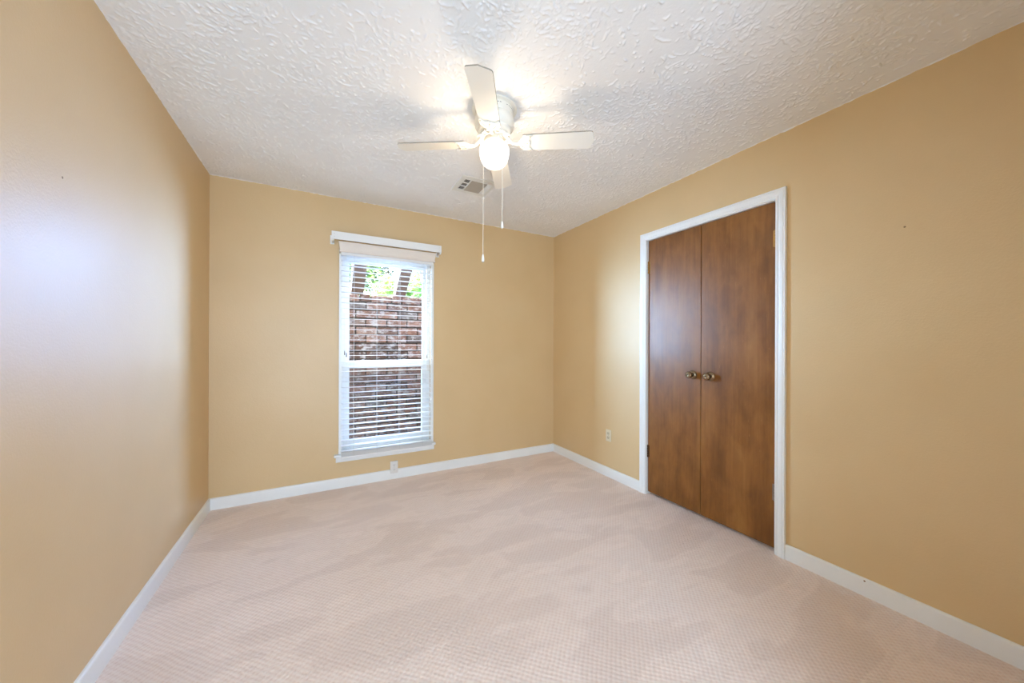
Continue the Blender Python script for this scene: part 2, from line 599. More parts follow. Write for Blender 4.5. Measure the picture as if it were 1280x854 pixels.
# ceiling with brushed-on plaster strokes in relief
def build_ceiling():
    rng = np.random.default_rng(11)
    step = 0.0035
    nx = int(round((XR - XL) / step)) + 1
    ny = int(round((D - YN) / step)) + 1
    xs = np.linspace(XL, XR, nx)
    ys = np.linspace(YN, D, ny)
    hgt = np.zeros((ny, nx), dtype=np.float64)
    # low frequency density
    gx, gy = 16, 18
    coarse = rng.random((gy, gx))

    def dens(x, y):
        u = np.clip((x - XL) / (XR - XL) * (gx - 1), 0, gx - 1.001)
        v = np.clip((y - YN) / (D - YN) * (gy - 1), 0, gy - 1.001)
        i, j = u.astype(int), v.astype(int)
        fu, fv = u - i, v - j
        return (coarse[j, i] * (1 - fu) * (1 - fv) + coarse[j, i + 1] * fu * (1 - fv) + coarse[j + 1, i] * (1 - fu) * fv + coarse[j + 1, i + 1] * fu * fv)

    P, W, Ht = [], [], []
    n_clusters = 6200
    for _ in range(n_clusters):
        cx = rng.uniform(XL, XR)
        cy = rng.uniform(YN, D)
        if rng.random() > 1.5 * dens(np.array([cx]), np.array([cy]))[0] ** 1.3:
            continue
        base = rng.uniform(0, 2 * PI)
        spread = rng.uniform(0.5, 1.6)
        for _k in range(rng.integers(4, 11)):
            a = base + rng.normal(0, spread)
            r0 = rng.uniform(0.0, 0.085)
            ln = min(0.085, rng.lognormal(math.log(0.019), 0.55))
            x = cx + r0 * math.cos(a) + rng.normal(0, 0.02)
            y = cy + r0 * math.sin(a) + rng.normal(0, 0.02)
            d = a + rng.normal(0, 0.5)
            curl = rng.normal(0, 26)
            h = rng.uniform(0.0010, 0.0044)
            w = rng.uniform(0.0026, 0.0056)
            m = max(3, int(ln / 0.003))
            for q in range(m):
                t = q / (m - 1)
                P.append((x, y))
                W.append(w * (0.55 + 0.45 * math.sin(PI * min(1, t * 1.2 + 0.05))))
                Ht.append(h * (0.35 + 0.65 * math.sin(PI * (0.12 + 0.80 * t))))
                x += 0.003 * math.cos(d)
                y += 0.003 * math.sin(d)
                d += curl * 0.003 + rng.normal(0, 0.14)
    P = np.array(P)
    W = np.array(W)
    Ht = np.array(Ht)
    ix = np.round((P[:, 0] - XL) / step).astype(int)
    iy = np.round((P[:, 1] - YN) / step).astype(int)
    for dx in range(-3, 4):
        for dy in range(-3, 4):
            jx, jy = ix + dx, iy + dy
            ok = (jx >= 0) & (jx < nx) & (jy >= 0) & (jy < ny)
            ddx = XL + jx[ok] * step - P[ok, 0]
            ddy = YN + jy[ok] * step - P[ok, 1]
            v = Ht[ok] * np.exp(-((ddx ** 2 + ddy ** 2) / W[ok] ** 2) ** 1.4)
            np.maximum.at(hgt, (jy[ok], jx[ok]), v)
    # gentle trowel waviness
    for _ in range(24):
        kx, ky = rng.normal(0, 14), rng.normal(0, 14)
        hgt += 0.00010 * np.sin(xs[None, :] * kx + ys[:, None] * ky + rng.uniform(0, 6))
    hgt -= hgt.min()
    # flat under the fan plate and the air vent
    rr = np.hypot(xs[None, :] - FX, ys[:, None] - FY)
    hgt *= np.clip((rr - 0.118) / 0.02, 0, 1)
    vx = np.maximum(np.abs(xs[None, :] - 1.0345) - 0.1415, np.abs(ys[:, None] - 2.526) - 0.134)
    hgt *= np.clip((vx - 0.002) / 0.012, 0, 1)
    Xg, Yg = np.meshgrid(xs, ys)
    co = np.stack([Xg, Yg, ZC - hgt], -1).reshape(-1, 3)
    top = np.array([(XL, YN, ZC + 0.06), (XR, YN, ZC + 0.06), (XR, D, ZC + 0.06), (XL, D, ZC + 0.06)])
    idx = np.arange(nx * ny).reshape(ny, nx)
    quads = np.stack([idx[:-1, :-1], idx[1:, :-1], idx[1:, 1:], idx[:-1, 1:]], -1).reshape(-1, 4)   # normals down
    b = nx * ny
    quads = np.concatenate([quads, np.array([[b, b + 1, b + 2, b + 3]])])
    co = np.concatenate([co, top])
    me = bpy.data.meshes.new('ceiling')
    me.vertices.add(len(co))
    me.vertices.foreach_set('co', co.astype(np.float32).ravel())
    me.loops.add(len(quads) * 4)
    me.loops.foreach_set('vertex_index', quads.astype(np.int32).ravel())
    me.polygons.add(len(quads))
    me.polygons.foreach_set('loop_start', np.arange(0, len(quads) * 4, 4, dtype=np.int32))
    me.polygons.foreach_set('use_smooth', np.ones(len(quads), dtype=bool))
    me.update()
    me.validate()
    me.materials.append(M['ceiling'])
    o = bpy.data.objects.new('ceiling', me)
    COL.objects.link(o)
    o['kind'] = 'structure'
    return o


build_ceiling()

# uneven bead of plaster where ceiling and walls meet
bm = bmesh.new()
rnd = random.Random(3)


def bead(p0, p1):
    p0, p1 = Vector(p0), Vector(p1)
    n = int((p1 - p0).length / 0.02)
    pts, rs = [], []
    for k in range(n + 1):
        pts.append(p0.lerp(p1, k / n))
        rs.append(max(0.0012, 0.0035 + rnd.gauss(0, 0.0018)))
    tube(bm, pts, rs, 6)


bead((XL, D - 0.001, ZC - 0.001), (XR, D - 0.001, ZC - 0.001))
bead((XL + 0.001, YN, ZC - 0.001), (XL + 0.001, D, ZC - 0.001))
bead((XR - 0.001, YN, ZC - 0.001), (XR - 0.001, D, ZC - 0.001))
struct('trim_1', bm, M['ceiling'], 60)

# baseboards: rounded top edge
BH, BT = 0.0850, 0.013
BP = [(0, 0), (BT, 0), (BT, BH - 0.012), (BT - 0.0012, BH - 0.006), (BT - 0.004, BH - 0.002), (BT - 0.008, BH), (0, BH)]


def base(name, p0, p1, u, pieces=None):
    bm = bmesh.new()
    extrude_profile(bm, BP, p0, p1, u, (0, 0, 1))
    return struct(name, bm, M['trim'], 50)


base('baseboard_left', (XL, YN, 0), (XL, D, 0), (1, 0, 0))
CAS0, CAS1 = 1.0005, 2.034                 # outer edges of the closet casing
base('baseboard_right', (XR, CAS1, 0), (XR, D, 0), (-1, 0, 0))
base('baseboard_right.001', (XR, YN, 0), (XR, CAS0, 0), (-1, 0, 0))
OX0, OX1 = 0.5410, 0.6068                  # notch for the low outlet
bm = bmesh.new()
extrude_profile(bm, BP, (XL, D, 0), (OX0, D, 0), (0, -1, 0), (0, 0, 1))
extrude_profile(bm, BP, (OX1, D, 0), (XR, D, 0), (0, -1, 0), (0, 0, 1))
box(bm, (OX0, D - BT, 0), (OX1, D, 0.050))
struct('baseboard_back', bm, M['trim'], 50)

# closet jamb and moulded casing
JX = XR + 0.10
bm = bmesh.new()
box(bm, (XR - 0.002, DY0, 0), (JX, DY0 + 0.004, DZ1))
box(bm, (XR - 0.002, DY1 - 0.004, 0), (JX, DY1, DZ1))
box(bm, (XR - 0.002, DY0, DZ1 - 0.004), (JX, DY1, DZ1))
box(bm, (JX - 0.004, DY0, 0), (JX, DY1, DZ1))
struct('trim_2', bm, M['trim'])

CP = [(0.0, 0.0), (0.0, 0.008), (0.004, 0.011), (0.012, 0.0125), (0.015, 0.0105), (0.018, 0.0125), (0.030, 0.0165), (0.040, 0.0175), (0.044, 0.0155), (0.047, 0.018), (0.052, 0.018), (0.0545, 0.015), (0.0545, 0.0)]


def casing(bm, y0, y1, z1, prof):
    """mitred moulding around the opening y0..y1, 0..z1 (prof: distance from the opening, thickness)"""
    rings = []
    for (yy, zz, sy, sz) in ((y0, 0.0, -1, 0), (y0, z1, -1, 1), (y1, z1, 1, 1), (y1, 0.0, 1, 0)):
        rings.append([bm.verts.new((XR - t, yy + sy * w, zz + sz * w)) for w, t in prof])
    n = len(prof)
    fs = []
    for a, b in zip(rings, rings[1:]):
        for k in range(n):
            fs.append(bm.faces.new((a[k], a[(k + 1) % n], b[(k + 1) % n], b[k])))
    fs.append(bm.faces.new(rings[0]))
    fs.append(bm.faces.new(rings[-1]))
    bmesh.ops.recalc_face_normals(bm, faces=fs)


bm = bmesh.new()
casing(bm, DY0 + 0.0005, DY1 - 0.0005, DZ1 - 0.0005, CP)
struct('trim_3', bm, M['trim'], 25)


# closet doors
DFX = XR + 0.016                            # door face
GAP = 1.5226


def knob(parent, y, z, m):
    T = Matrix.Translation((DFX, y, z)) @ Matrix.Rotation(-PI / 2, 4, 'Y')      # local +z points into the room
    bm = bmesh.new()
    lathe(bm, [(0.0, 0.0585), (0.006, 0.0585), (0.0075, 0.0570), (0.0085, 0.0570), (0.012, 0.0585), (0.0165, 0.0575), (0.0225, 0.053), (0.0255, 0.046), (0.0245, 0.038), (0.018, 0.031), (0.012, 0.027), (0.0105, 0.020), (0.011, 0.013)], seg=36, M4=T)
    k = obj('knob', bm, m, parent, 35)
    bm = bmesh.new()
    lathe(bm, [(0.011, 0.016), (0.017, 0.0155), (0.024, 0.012), (0.030, 0.006), (0.0325, 0.0025), (0.0325, 0.0), (0.0, 0.0)], seg=36, M4=T)
    obj('rosette', bm, m, k, 35)
    bm = bmesh.new()
    lathe(bm, [(0.0, 0.0600), (0.0035, 0.0600), (0.0045, 0.0590), (0.0045, 0.0570)], seg=20, M4=T)
    obj('turn_button', bm, M['dark'], k, 35)


def hinge(parent, y, side, z0, z1, m):
    bm = bmesh.new()
    c = (DFX - 0.006, y)
    n = 5
    hh = (z1 - z0) / n
    for k in range(n):
        a, b = z0 + k * hh + 0.0008, z0 + (k + 1) * hh - 0.0008
        lathe(bm, [(0, a), (0.0050, a), (0.0056, a + 0.001), (0.0056, b - 0.001), (0.0050, b), (0, b)], c, 16)
    lathe(bm, [(0, z0 - 0.004), (0.003, z0 - 0.003), (0.004, z0), (0, z0)], c, 12)
    lathe(bm, [(0, z1), (0.004, z1), (0.003, z1 + 0.003), (0, z1 + 0.004)], c, 12)
    # leaf lapping on to the door face
    ya, yb = (y, y + 0.012) if side > 0 else (y - 0.012, y)
    box(bm, (DFX - 0.0022, ya, z0), (DFX + 0.0004, yb, z1))
    obj('hinge', bm, m, parent, 40)


def leaf(name, y0, y1, ky, kz, hy, side, mats):
    bm = bmesh.new()
    box(bm, (DFX, y0, 0.022), (DFX + 0.035, y1, 2.0605), bevel=0.0012)
    d = struct(name, bm, M['door'])
    knob(d, ky, kz, M['bronze'])
    hinge(d, hy, side, 1.796, 1.891, mats[0])
    hinge(d, hy, side, 0.303, 0.398, mats[1])
    return d


leaf('door_1', GAP + 0.002, DY1 - 0.0065, 1.585, 1.0013, DY1 - 0.0095, -1, (M['brass'], M['darkbrass']))
leaf('door_2', DY0 + 0.0065, GAP - 0.002, 1.4535, 1.0000, DY0 + 0.0105, 1, (M['brass'], M['worn']))

# small nail holes and a chip in the paint
for par, c, ax in (('wall_left', (XL, 1.6479, 1.7357), 0), ('wall_right', (XR, 0.5428, 1.7559), 0), ('baseboard_right.001', (XR - 0.0127, 0.6681, 0.0740), 0)):
    bm = bmesh.new()
    sgn = 1 if par == 'wall_left' else -1
    T = Matrix.Translation(c) @ Matrix.Rotation(sgn * PI / 2, 4, 'Y')
    lathe(bm, [(0.0, 0.0010), (0.0025, 0.0008), (0.0042, 0.0), (0.0, 0.0)], seg=9, M4=T)
    obj('nail_mark', bm, M['nail'], bpy.data.objects[par])

# ------------------------------------------------------------------ window
bm = bmesh.new()
FY0, FY1 = 3.305, 3.395
FW = 0.032


def ring(bm, x0, x1, z0, z1, wl, wr, wb, wt, y0, y1, bev=0.0015):
    box(bm, (x0, y0, z0), (x0 + wl, y1, z1), bevel=bev)
    box(bm, (x1 - wr, y0, z0), (x1, y1, z1), bevel=bev)
    box(bm, (x0 + wl, y0, z0), (x1 - wr, y1, z0 + wb), bevel=bev)
    box(bm, (x0 + wl, y0, z1 - wt), (x1 - wr, y1, z1), bevel=bev)


ring(bm, WX0, WX1, WZ0, WZ1, FW, FW, 0.030, 0.030, FY0, FY1)
win = struct('window_1', bm, M['vinyl'])
# lower sash (room side) and upper sash (outer)
bm = bmesh.new()
ring(bm, WX0 + FW, WX1 - FW, 0.316, 1.060, 0.027, 0.042, 0.066, 0.058, 3.312, 3.348, 0.002)
sl = obj('sash', bm, M['vinyl'], win)
bm = bmesh.new()
box(bm, (0.2045, 3.329, 0.380), (0.8335, 3.333, 1.004))
obj('pane', bm, M['glass'], sl)
for lx in (0.292, 0.643):
    bm = bmesh.new()
    box(bm, (lx, 3.318, 1.060), (lx + 0.065, 3.340, 1.066), bevel=0.002)
    box(bm, (lx + 0.012, 3.322, 1.066), (lx + 0.040, 3.336, 1.074), bevel=0.003)
    obj('sash_lock', bm, M['vinyl'], sl)
bm = bmesh.new()
ring(bm, WX0 + FW, WX1 - FW, 1.004, 1.960, 0.028, 0.028, 0.055, 0.040, 3.352, 3.388, 0.002)
su = obj('sash', bm, M['vinyl'], win)
bm = bmesh.new()
box(bm, (0.206, 3.368, 1.055), (0.847, 3.372, 1.922))
obj('pane', bm, M['glass'], su)
bm = bmesh.new()
ring(bm, WX0 + 0.010, WX1 - 0.010, 0.300, 1.040, 0.014, 0.014, 0.014, 0.014, 3.397, 3.405, 0.001)
fr_ = obj('screen_frame', bm, M['vinyl'], win)
bm = bmesh.new()
bm.faces.new([bm.verts.new(p) for p in ((WX0 + 0.024, 3.401, 0.314), (WX1 - 0.024, 3.401, 0.314), (WX1 - 0.024, 3.401, 1.026), (WX0 + 0.024, 3.401, 1.026))])
obj('insect_screen', bm, M['screen'], fr_)
bm = bmesh.new()
box(bm, (0.872, 3.296, 0.962), (0.902, 3.306, 1.026), bevel=0.003)
obj('vent_latch', bm, M['pale_plastic'], win)
# inner casing, stool and apron
bm = bmesh.new()
for x0, x1 in ((0.124, 0.150), (0.904, 0.930)):
    box(bm, (x0, 3.264, 0.286), (x1, D, 2.010), bevel=0.002)
box(bm, (0.150, 3.264, 1.985), (0.904, D, 2.010), bevel=0.002)
obj('window_casing', bm, M['trim'], win)
bm = bmesh.new()
box(bm, (0.0895, 3.243, 0.262), (0.9477, 3.312, 0.286), bevel=0.006, seg=3)
obj('window_sill', bm, M['trim'], win, 40)
bm = bmesh.new()
extrude_profile(bm, [(0, 0), (0.010, 0), (0.016, 0.008), (0.016, 0.046), (0, 0.046)], (0.1045, D, 0.216), (0.9370, D, 0.216), (0, -1, 0), (0, 0, 1))
obj('window_apron', bm, M['trim'], win)

# ================================================================== OUTDOORS
# unseen dark skin, added to cut light bounced on to the garden wall
OY0, OY1 = D + WT, D + WT + 0.02
bm = bmesh.new()
box(bm, (XL - WT, OY0, -0.25), (WX0, OY1, ZC + 0.3))
box(bm, (WX1, OY0, -0.25), (XR + WT, OY1, ZC + 0.3))
box(bm, (WX0, OY0, -0.25), (WX1, OY1, WZ0))
box(bm, (WX0, OY0, WZ1), (WX1, OY1, ZC + 0.3))
struct('wall_bounce_skin', bm, M['bounce_skin'])
bm = bmesh.new()
box(bm, (-14, OY1, -0.40), (16, 30, -0.20))
struct('ground_outside', bm, M['soil'])

# garden wall of old bricks, one mesh
BY, BX0, BX1 = 4.0, 0.03, 1.15
rb = random.Random(7)
me_faces = []
bm = bmesh.new()
tone_l = bm.faces.layers.float.new('tone_face')
PITCH, LEN = 0.0870, 0.2147


def brick(x0, x1, z0, z1, y0, y1, round_top=False):
    j = lambda s: rb.uniform(-s, s)
    fs = box(bm, (x0 + j(0.002), y0 + j(0.004), z0 + j(0.002)), (x1 + j(0.002), y1, z1 + j(0.002)), bevel=0.010 if round_top else 0.004, seg=3 if round_top else 1)
    t = rb.betavariate(2.2, 2.0)
    if rb.random() < 0.07:
        t = 1.0
    for f in fs:
        f[tone_l] = t


ztop = 1.742
z = ztop - 0.078
x = BX0
while x < BX1:                                    # header course on top
    w = 0.1065 if rb.random() < 0.78 else LEN
    brick(x + 0.005, min(x + w, BX1) - 0.005, z, ztop + rb.uniform(-0.008, 0.006), BY, BY + 0.20, True)
    x += w
row = 0
z -= 0.0115
while z > -0.25:
    off = 0.4095 + (0 if row % 2 == 0 else LEN / 2) + rb.uniform(-0.006, 0.006)
    k0 = math.floor((BX0 - off) / LEN)
    x = off + k0 * LEN
    while x < BX1:
        a, b = max(x + 0.0065, BX0), min(x + LEN - 0.0065, BX1)
        if b - a > 0.03:
            brick(a, b, z - 0.0735, z, BY, BY + 0.20)
        x += LEN
    z -= PITCH
    row += 1
for f in box(bm, (BX0 + 0.006, BY + 0.014, -0.25), (BX1 - 0.006, BY + 0.19, ztop - 0.02), mi=1):
    f[tone_l] = 0.0
ga = obj('garden_wall', bm, [M['brick'], M['mortar']])
me = ga.data
vals = [0.0] * len(me.polygons)
me.attributes['tone_face'].data.foreach_get('value', vals)
at = me.attributes.new('tone', 'FLOAT', 'FACE')
at.data.foreach_set('value', vals)
tag(ga, 'garden wall of old red bricks with rounded top course, outside the window', 'wall')

# sloping rafters from the house down on to the wall
SL = 0.73
for k, x0 in enumerate((0.265, 0.711)):
    bm = bmesh.new()
    y0, y1 = 3.445, 4.03
    zz = lambda y: 1.742 + (4.0 - y) * SL
    w = 0.123 if k == 0 else 0.113
    th = 0.30
    vs = [bm.verts.new((xx, y, zz(y) + dz)) for xx in (x0, x0 + w) for (y, dz) in ((y0, 0), (y1, 0.022), (y1 + 0.10, 0.022), (y1 + 0.10, th - 0.08), (y0, th))]
    a, b = vs[:5], vs[5:]
    vs[2].co.z = vs[7].co.z = 1.745
    vs[1].co.z = vs[6].co.z = 1.745
    bm.faces.new(a)
    bm.faces.new(list(reversed(b)))
    for q in range(5):
        bm.faces.new((a[q], b[q], b[(q + 1) % 5], a[(q + 1) % 5]))
    bmesh.ops.recalc_face_normals(bm, faces=bm.faces)
    bmesh.ops.bevel(bm, geom=list(bm.edges), offset=0.004, segments=1, affect='EDGES')
    r = obj('rafter', bm, M['rafter'])
    lab = ('left sloping timber rafter resting on the brick wall outside the window',
           'right sloping timber rafter resting on the brick wall outside the window')[k]
    tag(r, lab, 'rafter', 'sloping rafters outside the window')


def tree(name, loc, h, crown_r, crown_z, n, mat, label, seed):
    rt = random.Random(seed)
    root = empty(name, loc, label, 'tree', 'trees beyond the garden wall')
    x, y, z0 = loc
    bm = bmesh.new()
    pts = [(x + rt.uniform(-0.05, 0.05) * q, y + rt.uniform(-0.05, 0.05) * q, z0 + h * q / 6) for q in range(7)]
    tube(bm, pts, [0.14 - 0.016 * q for q in range(7)], 10)
    obj('trunk', bm, M['bark'], root, 60)
    for q in range(5):
        a = rt.uniform(0, 2 * PI)
        bz = z0 + h * rt.uniform(0.45, 0.8)
        bm = bmesh.new()
        e = Vector((x + math.cos(a) * crown_r * 0.7, y + math.sin(a) * crown_r * 0.7, bz + crown_r * 0.5))
        s = Vector((x, y, bz))
        tube(bm, [s, s.lerp(e, 0.4) + Vector((0, 0, 0.08)), e], [0.05, 0.035, 0.012], 8)
        obj('branch', bm, M['bark'], root, 60)
    cs = []
    for q in range(16):
        v = Vector((rt.gauss(0, 1), rt.gauss(0, 1), rt.gauss(0, 0.8)))
        v = v.normalized() * crown_r * rt.uniform(0.3, 0.85)
        cs.append((Vector((x, y, crown_z)) + v, crown_r * rt.uniform(0.28, 0.5)))
    co, fc, tn = [], [], []
    for q in range(n):
        c, r = rt.choice(cs)
        v = Vector((rt.gauss(0, 1), rt.gauss(0, 1), rt.gauss(0, 1))).normalized() * r * rt.random() ** 0.4
        p = c + v
        s = rt.uniform(0.035, 0.075)
        R = Matrix.Rotation(rt.uniform(0, 2 * PI), 3, 'Z') @ Matrix.Rotation(rt.uniform(-1.1, 1.1), 3, 'X') @ Matrix.Rotation(rt.uniform(0, 2 * PI), 3, 'Z')
        i0 = len(co)
        for lx, ly, lz in ((-1, 0, 0), (-0.2, 0.42, 0.12), (0.9, 0, 0), (-0.2, -0.42, 0.12)):
            co.append(p + R @ Vector((lx * s, ly * s, lz * s)))
        fc.append((i0, i0 + 1, i0 + 2, i0 + 3))
        tn.append(rt.random())
    me = bpy.data.meshes.new('foliage')
    me.from_pydata([tuple(c) for c in co], [], fc)
    a = me.attributes.new('tone', 'FLOAT', 'FACE')
    a.data.foreach_set('value', tn)
    me.materials.append(mat)
    o = bpy.data.objects.new('foliage', me)
    COL.objects.link(o)
    o.parent = root
    o.matrix_parent_inverse = Matrix.Translation(-Vector(loc))
    return root


tree('garden_tree', (0.15, 8.2, -0.2), 2.6, 1.15, 2.7, 5200, M['leaf_a'], 'green leafy tree beyond the brick wall, behind the left rafter', 1)
tree('garden_tree', (1.75, 11.0, -0.2), 3.2, 1.9, 3.9, 6500, M['leaf_b'], 'darker green tree beyond the brick wall, seen between the rafters', 2)
tree('garden_tree', (2.75, 8.8, -0.2), 2.4, 1.1, 2.5, 5200, M['leaf_c'], 'yellow-green tree beyond the brick wall, right of the right rafter', 3)
tree('garden_shrub', (1.30, 6.6, -0.2), 1.4, 0.75, 1.75, 3000, M['leaf_c'], 'low yellow-green shrub just behind the brick wall, between the rafters', 4)

# ================================================================== CEILING FAN
fan = empty('ceiling_fan', (FX, FY, ZC), 'white four-blade ceiling fan with lit globe and two pull chains', 'ceiling fan')
C2 = (FX, FY)
bm = bmesh.new()
lathe(bm, [(0.0, ZC), (0.117, ZC), (0.118, ZC - 0.004), (0.114, ZC - 0.0075), (0.099, ZC - 0.0085), (0.0985, 2.4060), (0.0960, 2.4020), (0.0950, 2.3970), (0.0985, 2.3925), (0.1025, 2.3850), (0.1040, 2.3720), (0.1030, 2.3580), (0.0990, 2.3460), (0.0930, 2.3390), (0.0890, 2.3350), (0.0885, 2.3290), (0.0850, 2.3190), (0.0760, 2.3110), (0.0640, 2.3070), (0.0, 2.3070)], C2, 56)
hous = obj('motor_housing', bm, M['fan'], fan, 40)
for k in range(48):
    a = 2 * PI * k / 48
    if k % 12 in (0, 1):
        continue
    T = Matrix.Translation((FX, FY, 0)) @ Matrix.Rotation(a, 4, 'Z')
    bm = bmesh.new()
    box(bm, (0.0970, -0.0035, 2.4225), (0.0988, 0.0035, 2.4250), M4=T)
    obj('vent_slot', bm, M['dark'], hous)
bm = bmesh.new()
lathe(bm, [(0.0, 2.3070), (0.074, 2.3070), (0.075, 2.3030), (0.073, 2.2990), (0.050, 2.2970), (0.0, 2.2970)], C2, 48)
obj('flywheel', bm, M['fan'], fan, 40)
bm = bmesh.new()
lathe(bm, [(0.0, 2.2970), (0.046, 2.2970), (0.047, 2.2940), (0.047, 2.2820), (0.0500, 2.2790), (0.0515, 2.2740), (0.0505, 2.2690), (0.0, 2.2690)], C2, 40)
sw = obj('switch_housing', bm, M['fan'], fan, 40)
for k in range(3):
    a = math.radians(-95 + 120 * k)
    T = Matrix.Translation((FX, FY, 2.2745)) @ Matrix.Rotation(a, 4, 'Z') @ Matrix.Rotation(PI / 2, 4, 'Y')
    bm = bmesh.new()
    lathe(bm, [(0.0, 0.0600), (0.003, 0.0600), (0.0035, 0.0585), (0.0018, 0.0575), (0.0018, 0.0500)], seg=12, M4=T)
    obj('thumb_screw', bm, M['fan'], sw, 40)
bm = bmesh.new()
lathe(bm, [(0.0400, 2.2740), (0.0420, 2.2690), (0.0470, 2.2660), (0.0590, 2.2610), (0.0700, 2.2520), (0.0765, 2.2410), (0.0788, 2.2290), (0.0785, 2.2170), (0.0765, 2.2040), (0.0740, 2.1910), (0.0690, 2.1760), (0.0610, 2.1620), (0.0490, 2.1510), (0.0340, 2.1440), (0.0170, 2.1405), (0.0, 2.1395)], C2, 48)
obj('lamp_globe', bm, M['globe'], fan, 60)

bulb = light('fan_bulb', 'POINT', (FX, FY, 2.166), (FX, FY, 0), BULB_POWER, (1.0, 0.81, 0.58))
bulb.data.shadow_soft_size = 0.024
bulb.parent = fan
bulb.matrix_parent_inverse = Matrix.Translation((-FX, -FY, -ZC))

ZB = 2.268
A0 = math.radians(-122.7)
blade_outline = [(0.150, -0.046), (0.156, -0.050), (0.330, -0.0535), (0.490, -0.0570), (0.499, -0.0540), (0.503, -0.0480), (0.5165, 0.0), (0.503, 0.0480), (0.499, 0.0540), (0.490, 0.0570), (0.330, 0.0535), (0.156, 0.050), (0.150, 0.046)]
arm_half = [(0.098, 0.010), (0.112, 0.0075), (0.126, 0.0085), (0.134, 0.018), (0.140, 0.030), (0.150, 0.041), (0.163, 0.0475), (0.180, 0.0480), (0.193, 0.0500), (0.198, 0.0440), (0.192, 0.0360), (0.184, 0.0280), (0.181, 0.0190), (0.184, 0.0110), (0.188, 0.0050), (0.183, 0.0)]
for k in range(4):
    ang = A0 + k * PI / 2
    T0 = Matrix.Translation((FX, FY, ZB)) @ Matrix.Rotation(ang, 4, 'Z')
    T = T0 @ Matrix.Rotation(math.radians(-12), 4, 'X')
    bm = bmesh.new()
    plate(bm, blade_outline, -0.003, 0.003, 0, 1, T)
    bl = obj('blade', bm, [M['blade'], M['edge']], fan)
    # ornate arm: leaf plate under the blade, neck, scrolled root
    bm = bmesh.new()
    outl = [(x, -y) for x, y in arm_half] + [(x, y) for x, y in reversed(arm_half[:-1])]
    plate(bm, outl, -0.0085, -0.0032, M4=T)
    bmesh.ops.bevel(bm, geom=[e for e in bm.edges if e.calc_face_angle(0) > 1.0], offset=0.0012, segments=2, affect='EDGES')
    tube(bm, [T @ Vector(p) for p in ((0.170, 0, -0.0085), (0.145, 0, -0.0105), (0.120, 0, -0.0100))] + [T0 @ Vector(p) for p in ((0.100, 0, -0.004), (0.086, 0, 0.008), (0.074, 0, 0.022), (0.064, 0, 0.030))], [0.003, 0.0065, 0.0075, 0.0075, 0.0080, 0.0085, 0.007], 10)
    for s in (-1, 1):                              # raised veins and root scrolls
        tube(bm, [T @ Vector(p) for p in ((0.132, s * 0.006, -0.0088), (0.150, s * 0.022, -0.0098), (0.168, s * 0.036, -0.0095), (0.186, s * 0.043, -0.0085))], [0.002, 0.003, 0.003, 0.002], 6)
        pts, rs = [], []
        for q in range(13):
            a = q / 12 * 4.4
            r = 0.0195 * (1 - q / 12 * 0.55)
            cx, cy = 0.066, s * 0.024
            pts.append(T0 @ Vector((cx + r * math.cos(a + 0.5), cy + s * r * math.sin(a + 0.5), 0.0225 + 0.003 * math.sin(a))))
            rs.append(0.0055 - 0.0025 * q / 12)
        tube(bm, pts, rs, 8)
    arm = obj('blade_arm', bm, M['fan'], fan, 50)
    for px, py in ((0.189, 0.0435), (0.189, -0.0435), (0.172, 0.0)):
        bm = bmesh.new()
        lathe(bm, [(0.0, -0.0108), (0.0026, -0.0103), (0.0036, -0.0085), (0.0, -0.0085)], (px, py), 12, M4=T)
        obj('screw', bm, M['duct'], arm, 40)


def chain(r_, f_, z1, fob_len, dark):
    """r_, f_: offsets from the fan axis to the picture's right and towards the camera"""
    rx, ry = math.cos(YAW), -math.sin(YAW)
    fx, fy = -math.sin(YAW), -math.cos(YAW)
    e = Vector((FX + rx * r_ + fx * f_, FY + ry * r_ + fy * f_, 0))
    d = Vector((e.x - FX, e.y - FY, 0)).normalized()
    s = Vector((FX, FY, 2.289)) + d * 0.046
    path = [s, s + d * 0.010, Vector((FX, FY, 2.279)) + d * 0.070, Vector((e.x, e.y, 2.255)), Vector((e.x, e.y, z1 + fob_len))]
    bm = bmesh.new()
    for a, b in zip(path, path[1:]):
        n = max(2, int((b - a).length / 0.0042))
        for q in range(n):
            bmesh.ops.create_icosphere(bm, subdivisions=1, radius=0.0019, matrix=Matrix.Translation(a.lerp(b, q / n)))
    tube(bm, path, 0.0006, 5)
    c = obj('pull_chain', bm, M['fan'], fan, 80)
    bm = bmesh.new()
    L = fob_len
    lathe(bm, [(0.0, z1 + L), (0.0030, z1 + L), (0.0042, z1 + L * 0.85), (0.0058, z1 + L * 0.55), (0.0068, z1 + L * 0.25), (0.0064, z1 + L * 0.08), (0.0045, z1), (0.0, z1)], (e.x, e.y), 18)
    obj('chain_fob', bm, M['blade'], c, 50)
    if dark:
        bm = bmesh.new()
        lathe(bm, [(0.0, z1), (0.0035, z1), (0.003, z1 - 0.005), (0.0, z1 - 0.006)], (e.x, e.y), 14)
        obj('fob_tip', bm, M['duct'], c, 50)


chain(-0.0510, 0.075, 1.630, 0.036, True)
chain(0.0450, 0.075, 1.798, 0.034, False)

# ================================================================== AIR VENT
VX0, VX1, VY0, VY1 = 0.893, 1.176, 2.392, 2.660
vent = empty('air_vent', ((VX0 + VX1) / 2, (VY0 + VY1) / 2, ZC), 'white three-way air vent grille set in the ceiling behind the fan', 'air vent')
bm = bmesh.new()
zf = ZC - 0.008
IX0, IX1, IY0, IY1 = 0.931, 1.150, 2.440, 2.618


def vbar(x0, y0, x1, y1):
    box(bm, (x0, y0, zf), (x1, y1, ZC - 0.0005), bevel=0.0015)


